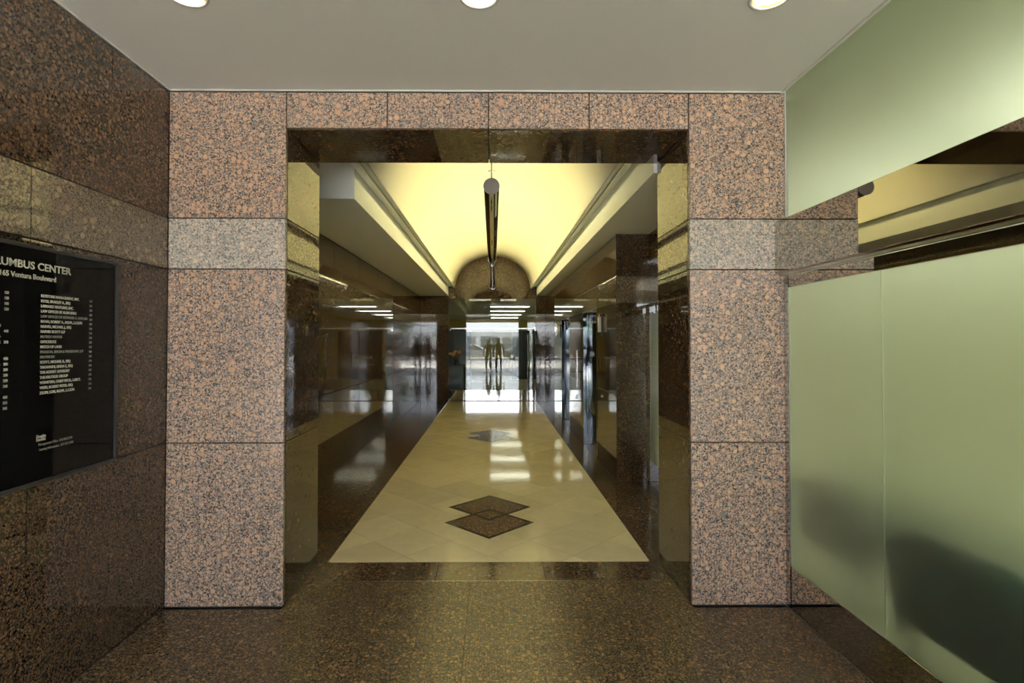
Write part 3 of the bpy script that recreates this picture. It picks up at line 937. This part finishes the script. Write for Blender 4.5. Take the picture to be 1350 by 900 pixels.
for i, (a, b) in left.items():
    z = 1.7045 - i * 0.02115
    if a: T(a, 0.0155, 2.058, z, align='RIGHT', st=0.85, bold=0.0003)
    if b: T(b, 0.0150, 2.071, z, align='LEFT', st=0.85, bold=0.0002)
T('Douglas', 0.018, 2.225, 1.125, st=0.8, bold=0.0004)
T('Emmett', 0.018, 2.225, 1.112, st=0.8, bold=0.0004)
T('Management Office  818.905.2170', 0.0150, 2.235, 1.092, LETTER_DIM, st=0.86)
T('Leasing Information  877.337.3700', 0.0150, 2.240, 1.071, LETTER_DIM, st=0.86)

# ------------------------------------------------------------------ armchairs behind the frosted glass


def tub_chair(x, y, rz, label, hgt=0.78, wid=0.74):
    r = empty('armchair', (x, y, 0), label, 'chair', 'waiting room armchairs')
    r.rotation_euler = (0, 0, rz)
    w = wid / 2
    def part(name, bm, m):
        o = bpy.data.objects.new(name, finish(bm, name))
        o.data.materials.append(m)
        for p in o.data.polygons: p.use_smooth = True
        COL.objects.link(o); o.parent = r
        return o
    # curved back: local -x is the back side, local y the width
    bm = bmesh.new()
    n = 18
    prev = None
    prof = []
    for k in range(10):
        a = PI * k / 9
        prof.append((0.055 * math.cos(a), hgt - 0.055 + 0.055 * math.sin(a)))
    prof = [(0.055, 0.36)] + prof + [(-0.055, 0.36)]
    for k in range(n + 1):
        t = -1 + 2 * k / n
        cx = -0.31 + 0.03 * t ** 4
        cy = w * 0.96 * t
        ring_ = [bm.verts.new((cx + u, cy * (0.80 + 0.20 * (z - 0.36) / (hgt - 0.36)), z - 0.085 * abs(t) ** 6)) for u, z in prof]
        if prev:
            for q in range(len(prof) - 1):
                bm.faces.new((prev[q], prev[q + 1], ring_[q + 1], ring_[q]))
            bm.faces.new((prev[-1], prev[0], ring_[0], ring_[-1]))
        else:
            bm.faces.new(ring_)
        prev = ring_
    bm.faces.new(prev)
    part('backrest', bm, TEAL)
    for sgn in (-1, 1):
        bm = bmesh.new(); bm_box(bm, -0.26, 0.33, sgn * (w - 0.06) - 0.06, sgn * (w - 0.06) + 0.06, 0.34, 0.62, 0.05, 3)
        part('armrest', bm, TEAL)
    bm = bmesh.new(); bm_box(bm, -0.27, 0.33, -w + 0.122, w - 0.122, 0.40, 0.50, 0.035, 3); part('seat', bm, TEAL)
    bm = bmesh.new(); bm_box(bm, -0.27, 0.31, -w + 0.122, w - 0.122, 0.33, 0.398, 0.01, 1); part('base', bm, TEAL)
    for sx in (-1, 1):
        for sy in (-1, 1):
            bm = bmesh.new(); bm_cyl(bm, (sx * 0.24, sy * (w - 0.08), 0.0), (sx * 0.24, sy * (w - 0.08), 0.345), 0.014, 0.020, 12)
            part('leg', bm, WOODB)
    return r


tub_chair(2.082, 2.01, 0.0, 'dark teal armchair with its back pressed against the frosted glass, nearer to viewer', 0.755, 0.80)
tub_chair(2.27, 3.08, 0.0, 'blurred dark armchair standing off the frosted glass, beside the granite pillar', 0.72, 0.66)

# ------------------------------------------------------------------ the two people standing behind the viewer (seen mirrored in the glass doors)


def person(name, loc, label, shirt, hgt=1.74, lean=0.0, arm_out=0.06):
    k = hgt / 1.74
    V = []; E = []; Rr = []
    def v(x, y, z, r):
        V.append((x * k, y * k, z * k)); Rr.append(r * k); return len(V) - 1
    def e(*ids):
        for a, b in zip(ids[:-1], ids[1:]): E.append((a, b))
    pel = v(0, 0, 0.95, 0.145); wa = v(0, 0, 1.10, 0.135); ch = v(0, 0.01, 1.28, 0.150); nk0 = v(0, -0.005, 1.45, 0.075); nk1 = v(0, 0.005, 1.52, 0.055)
    hd0 = v(0, 0.02, 1.585, 0.075); hd1 = v(0, 0.015, 1.66, 0.085); hd2 = v(0, 0.01, 1.715, 0.055)
    e(pel, wa, ch, nk0, nk1, hd0, hd1, hd2)
    for s in (-1, 1):
        hip = v(s * 0.095, 0, 0.90, 0.095); kn = v(s * 0.115, 0.012, 0.50, 0.060); ca = v(s * 0.118, -0.012, 0.36, 0.056)
        an = v(s * 0.12, -0.01, 0.085, 0.040); he = v(s * 0.12, -0.02, 0.045, 0.042); toe = v(s * 0.135, 0.16, 0.032, 0.030)
        e(pel, hip, kn, ca, an, he); e(he, toe)
        sh = v(s * 0.185, -0.005, 1.405, 0.065); el = v(s * (0.235 + arm_out * .6), -0.02, 1.13, 0.043); wr_ = v(s * (0.245 + arm_out), 0.03, 0.89, 0.028)
        pa = v(s * (0.245 + arm_out), 0.045, 0.825, 0.032)
        e(ch, sh, el, wr_, pa)
        for q in range(4):
            f0 = v(s * (0.245 + arm_out), 0.020 + 0.018 * q, 0.785, 0.009); f1 = v(s * (0.243 + arm_out), 0.024 + 0.018 * q, 0.745 - 0.006 * (q in (1, 2)), 0.008)
            f2 = v(s * (0.232 + arm_out), 0.026 + 0.018 * q, 0.718 - 0.008 * (q in (1, 2)), 0.007)
            e(pa, f0, f1, f2)
        t0 = v(s * (0.228 + arm_out), 0.085, 0.805, 0.010); t1 = v(s * (0.222 + arm_out), 0.10, 0.768, 0.008)
        e(pa, t0, t1)
    me = bpy.data.meshes.new(name)
    me.from_pydata(V, E, [])
    o = bpy.data.objects.new(name, me)
    COL.objects.link(o)
    sk = o.modifiers.new('skin', 'SKIN')
    for d, r in zip(me.skin_vertices[0].data, Rr):
        d.radius = (r, r)
    me.skin_vertices[0].data[0].use_root = True
    # torso is wider than deep
    for i, f in ((0, 1.18), (1, 1.12), (2, 1.25)):
        d = me.skin_vertices[0].data[i]; d.radius = (Rr[i] * f, Rr[i] * 0.78)
    ss = o.modifiers.new('sub', 'SUBSURF'); ss.levels = 1; ss.render_levels = 1
    dg = bpy.context.evaluated_depsgraph_get()
    m2 = bpy.data.meshes.new_from_object(o.evaluated_get(dg))
    COL.objects.unlink(o); bpy.data.objects.remove(o)
    for m in (SKIN, shirt, TROUSER, SHOE): m2.materials.append(m)
    for p in m2.polygons:
        c = p.center / k
        p.use_smooth = True
        arm = abs(c.x) > 0.19 and c.z < 1.2
        if c.z < 0.075: p.material_index = 3
        elif c.z < 0.96 and not (abs(c.x) > 0.20): p.material_index = 2
        elif c.z < 1.475 and not (arm and c.z < 0.91): p.material_index = 1
    b = bpy.data.objects.new(name, m2); COL.objects.link(b)
    b.location = loc
    tag(b, label, 'person')
    def part(nm, bm, m):
        q = bpy.data.objects.new(nm, finish(bm, nm)); q.data.materials.append(m)
        for p in q.data.polygons: p.use_smooth = True
        COL.objects.link(q); q.parent = b
    bm = bmesh.new()
    g = bmesh.ops.create_uvsphere(bm, u_segments=20, v_segments=14, radius=1.0)
    for vv in g['verts']:
        vv.co = Vector((vv.co.x * 0.094, vv.co.y * 0.102 - 0.008, 1.665 + vv.co.z * 0.098)) * k
    bmesh.ops.delete(bm, geom=[f for f in bm.verts if f.co.y > 0.045 * k and f.co.z < 1.70 * k or f.co.z < 1.61 * k], context='VERTS')
    part('hair', bm, HAIR)
    for s in (-1, 1):
        bm = bmesh.new(); bmesh.ops.create_uvsphere(bm, u_segments=10, v_segments=8, radius=0.011 * k, matrix=Matrix.Translation((s * 0.032 * k, 0.092 * k, 1.645 * k)))
        part('eye', bm, LETTER_W)
        bm = bmesh.new(); bmesh.ops.create_uvsphere(bm, u_segments=10, v_segments=8, radius=0.03 * k, matrix=Matrix.Translation((s * 0.088 * k, 0.01 * k, 1.63 * k)) @ Matrix.Diagonal((0.35, 0.6, 1, 1)))
        part('ear', bm, SKIN)
    bm = bmesh.new(); bm_cyl(bm, (0, 0.088 * k, 1.655 * k), (0, 0.112 * k, 1.605 * k), 0.008 * k, 0.014 * k, 10); part('nose', bm, SKIN)
    bm = bmesh.new(); bm_box(bm, -0.024 * k, 0.024 * k, 0.082 * k, 0.092 * k, 1.575 * k, 1.583 * k, 0.003); part('mouth', bm, PETAL_R)
    return b


person('person', (-0.24, -1.25, 0.0), 'person in a dark shirt standing mirrored in the glass doors, left of the pair', SHIRT, 1.66)
person('person', (0.30, -1.00, 0.0), 'person in a grey shirt standing mirrored in the glass doors, right of the pair', SHIRT2, 1.72)

# ------------------------------------------------------------------ the street in front of the entrance (mirrored in the glass doors)
g1 = box('ground', -40, 40, -10.0, YO, -0.32, -0.02, CONCRETE, kind='structure')
box('ground', -40, 40, -24.0, -10.0, -0.45, -0.16, ASPHALT, kind='structure')
box('ground', -40, 40, -60.0, -24.0, -0.32, -0.03, CONCRETE, kind='structure')


def car(x, y, z, label, paint):
    r = empty('car', (x, y, z), label, 'car')
    L2 = 2.15
    low = [(-L2, 0.28), (L2, 0.28), (L2 + .02, 0.55), (L2 - .05, 0.78), (1.05, 0.92), (-1.55, 0.95), (-L2 + .05, 0.88), (-L2 - .02, 0.6)]
    top = [(1.10, 0.90), (0.35, 1.38), (-0.9, 1.42), (-1.65, 0.93)]
    def pr(name, pts, w0, w1, m, bev=0.0):
        o = prism(name, [(x + a, z + b) for a, b in pts], 'y', y - w0, y + w1, m, r, bevel=bev)
        return o
    pr('body', low, 0.88, 0.88, paint, 0.04)
    pr('cabin', top, 0.74, 0.74, paint, 0.04)
    for sg in (-1, 1):
        pr('side_window', [(0.85, 0.96), (0.28, 1.32), (-0.25, 1.34), (-0.25, 0.96)], -sg * 0.735, sg * 0.755, DGLASS)
        pr('side_window', [(-0.32, 0.96), (-0.32, 1.34), (-0.85, 1.35), (-1.3, 0.97)], -sg * 0.735, sg * 0.755, DGLASS)
    for a in (-1.35, 1.35):
        for sg in (-1, 1):
            w = cyl('wheel', (x + a, y + sg * 0.72, z + 0.32), (x + a, y + sg * 0.90, z + 0.32), 0.32, RUBBER, r)
            cyl('hub', (x + a, y + sg * 0.895, z + 0.32), (x + a, y + sg * 0.91, z + 0.32), 0.19, CHROME, w)
    for sg in (-1, 1):
        box('headlight', x + L2 - 0.06, x + L2 + 0.03, y + sg * 0.62 - 0.16, y + sg * 0.62 + 0.16, z + 0.60, z + 0.72, LETTER_W, r, bevel=0.02)
        box('tail_light', x - L2 - 0.03, x - L2 + 0.05, y + sg * 0.66 - 0.14, y + sg * 0.66 + 0.14, z + 0.66, z + 0.82, PETAL_R, r, bevel=0.02)
    return r


car(-1.8, -22.4, -0.16, 'parked grey car mirrored in the glass doors, left of the standing people', GREYP)
car(3.1, -22.6, -0.16, 'parked dark car mirrored in the glass doors, right of the standing people', DCAR)
fac = box('opposite_building', -30, 30, -48.0, -40.0, -0.03, 2.75, WHITEP)
tag(fac, 'pale low building across the street, mirrored in the glass doors', 'building')
for k in range(8):
    x = -10 + k * 2.8
    f = box('shop_window', x, x + 2.2, -40.0, -39.94, 0.5, 2.2, SHOPW, fac)
    box('window_frame', x + 1.07, x + 1.13, -39.94, -39.90, 0.5, 2.2, TRIMW, f)
random.seed(5)
for k, x in enumerate((-5.2, 5.8)):
    t = empty('street_tree', (x, -27.0, -0.03), ['leafy green street tree across the road to the left', 'leafy green street tree across the road to the right'][k], 'tree')
    cyl('trunk', (x, -27.0, -0.03), (x, -27.0, 2.3), 0.14, BARK, t, r1=0.09, seg=12)
    bm = bmesh.new()
    for q in range(900):
        d = Vector((random.gauss(0, 1), random.gauss(0, 1), random.gauss(0, 1))).normalized() * (random.random() ** 0.4)
        c = Vector((d.x * 1.7, d.y * 1.5, 3.4 + d.z * 1.4))
        n1 = Vector((random.gauss(0, 1), random.gauss(0, 1), random.gauss(0, 1))).normalized()
        n2 = n1.orthogonal().normalized(); n3 = n1.cross(n2)
        s_ = 0.13
        bm.faces.new([bm.verts.new(c + a * s_ * n2 + b * s_ * 0.6 * n3) for a, b in ((1, 0), (0, 1), (-1, 0), (0, -1))])
    o = link('foliage', finish(bm, 'foliage'), LEAF, t, (x, -27.0, -0.03), kind='stuff')
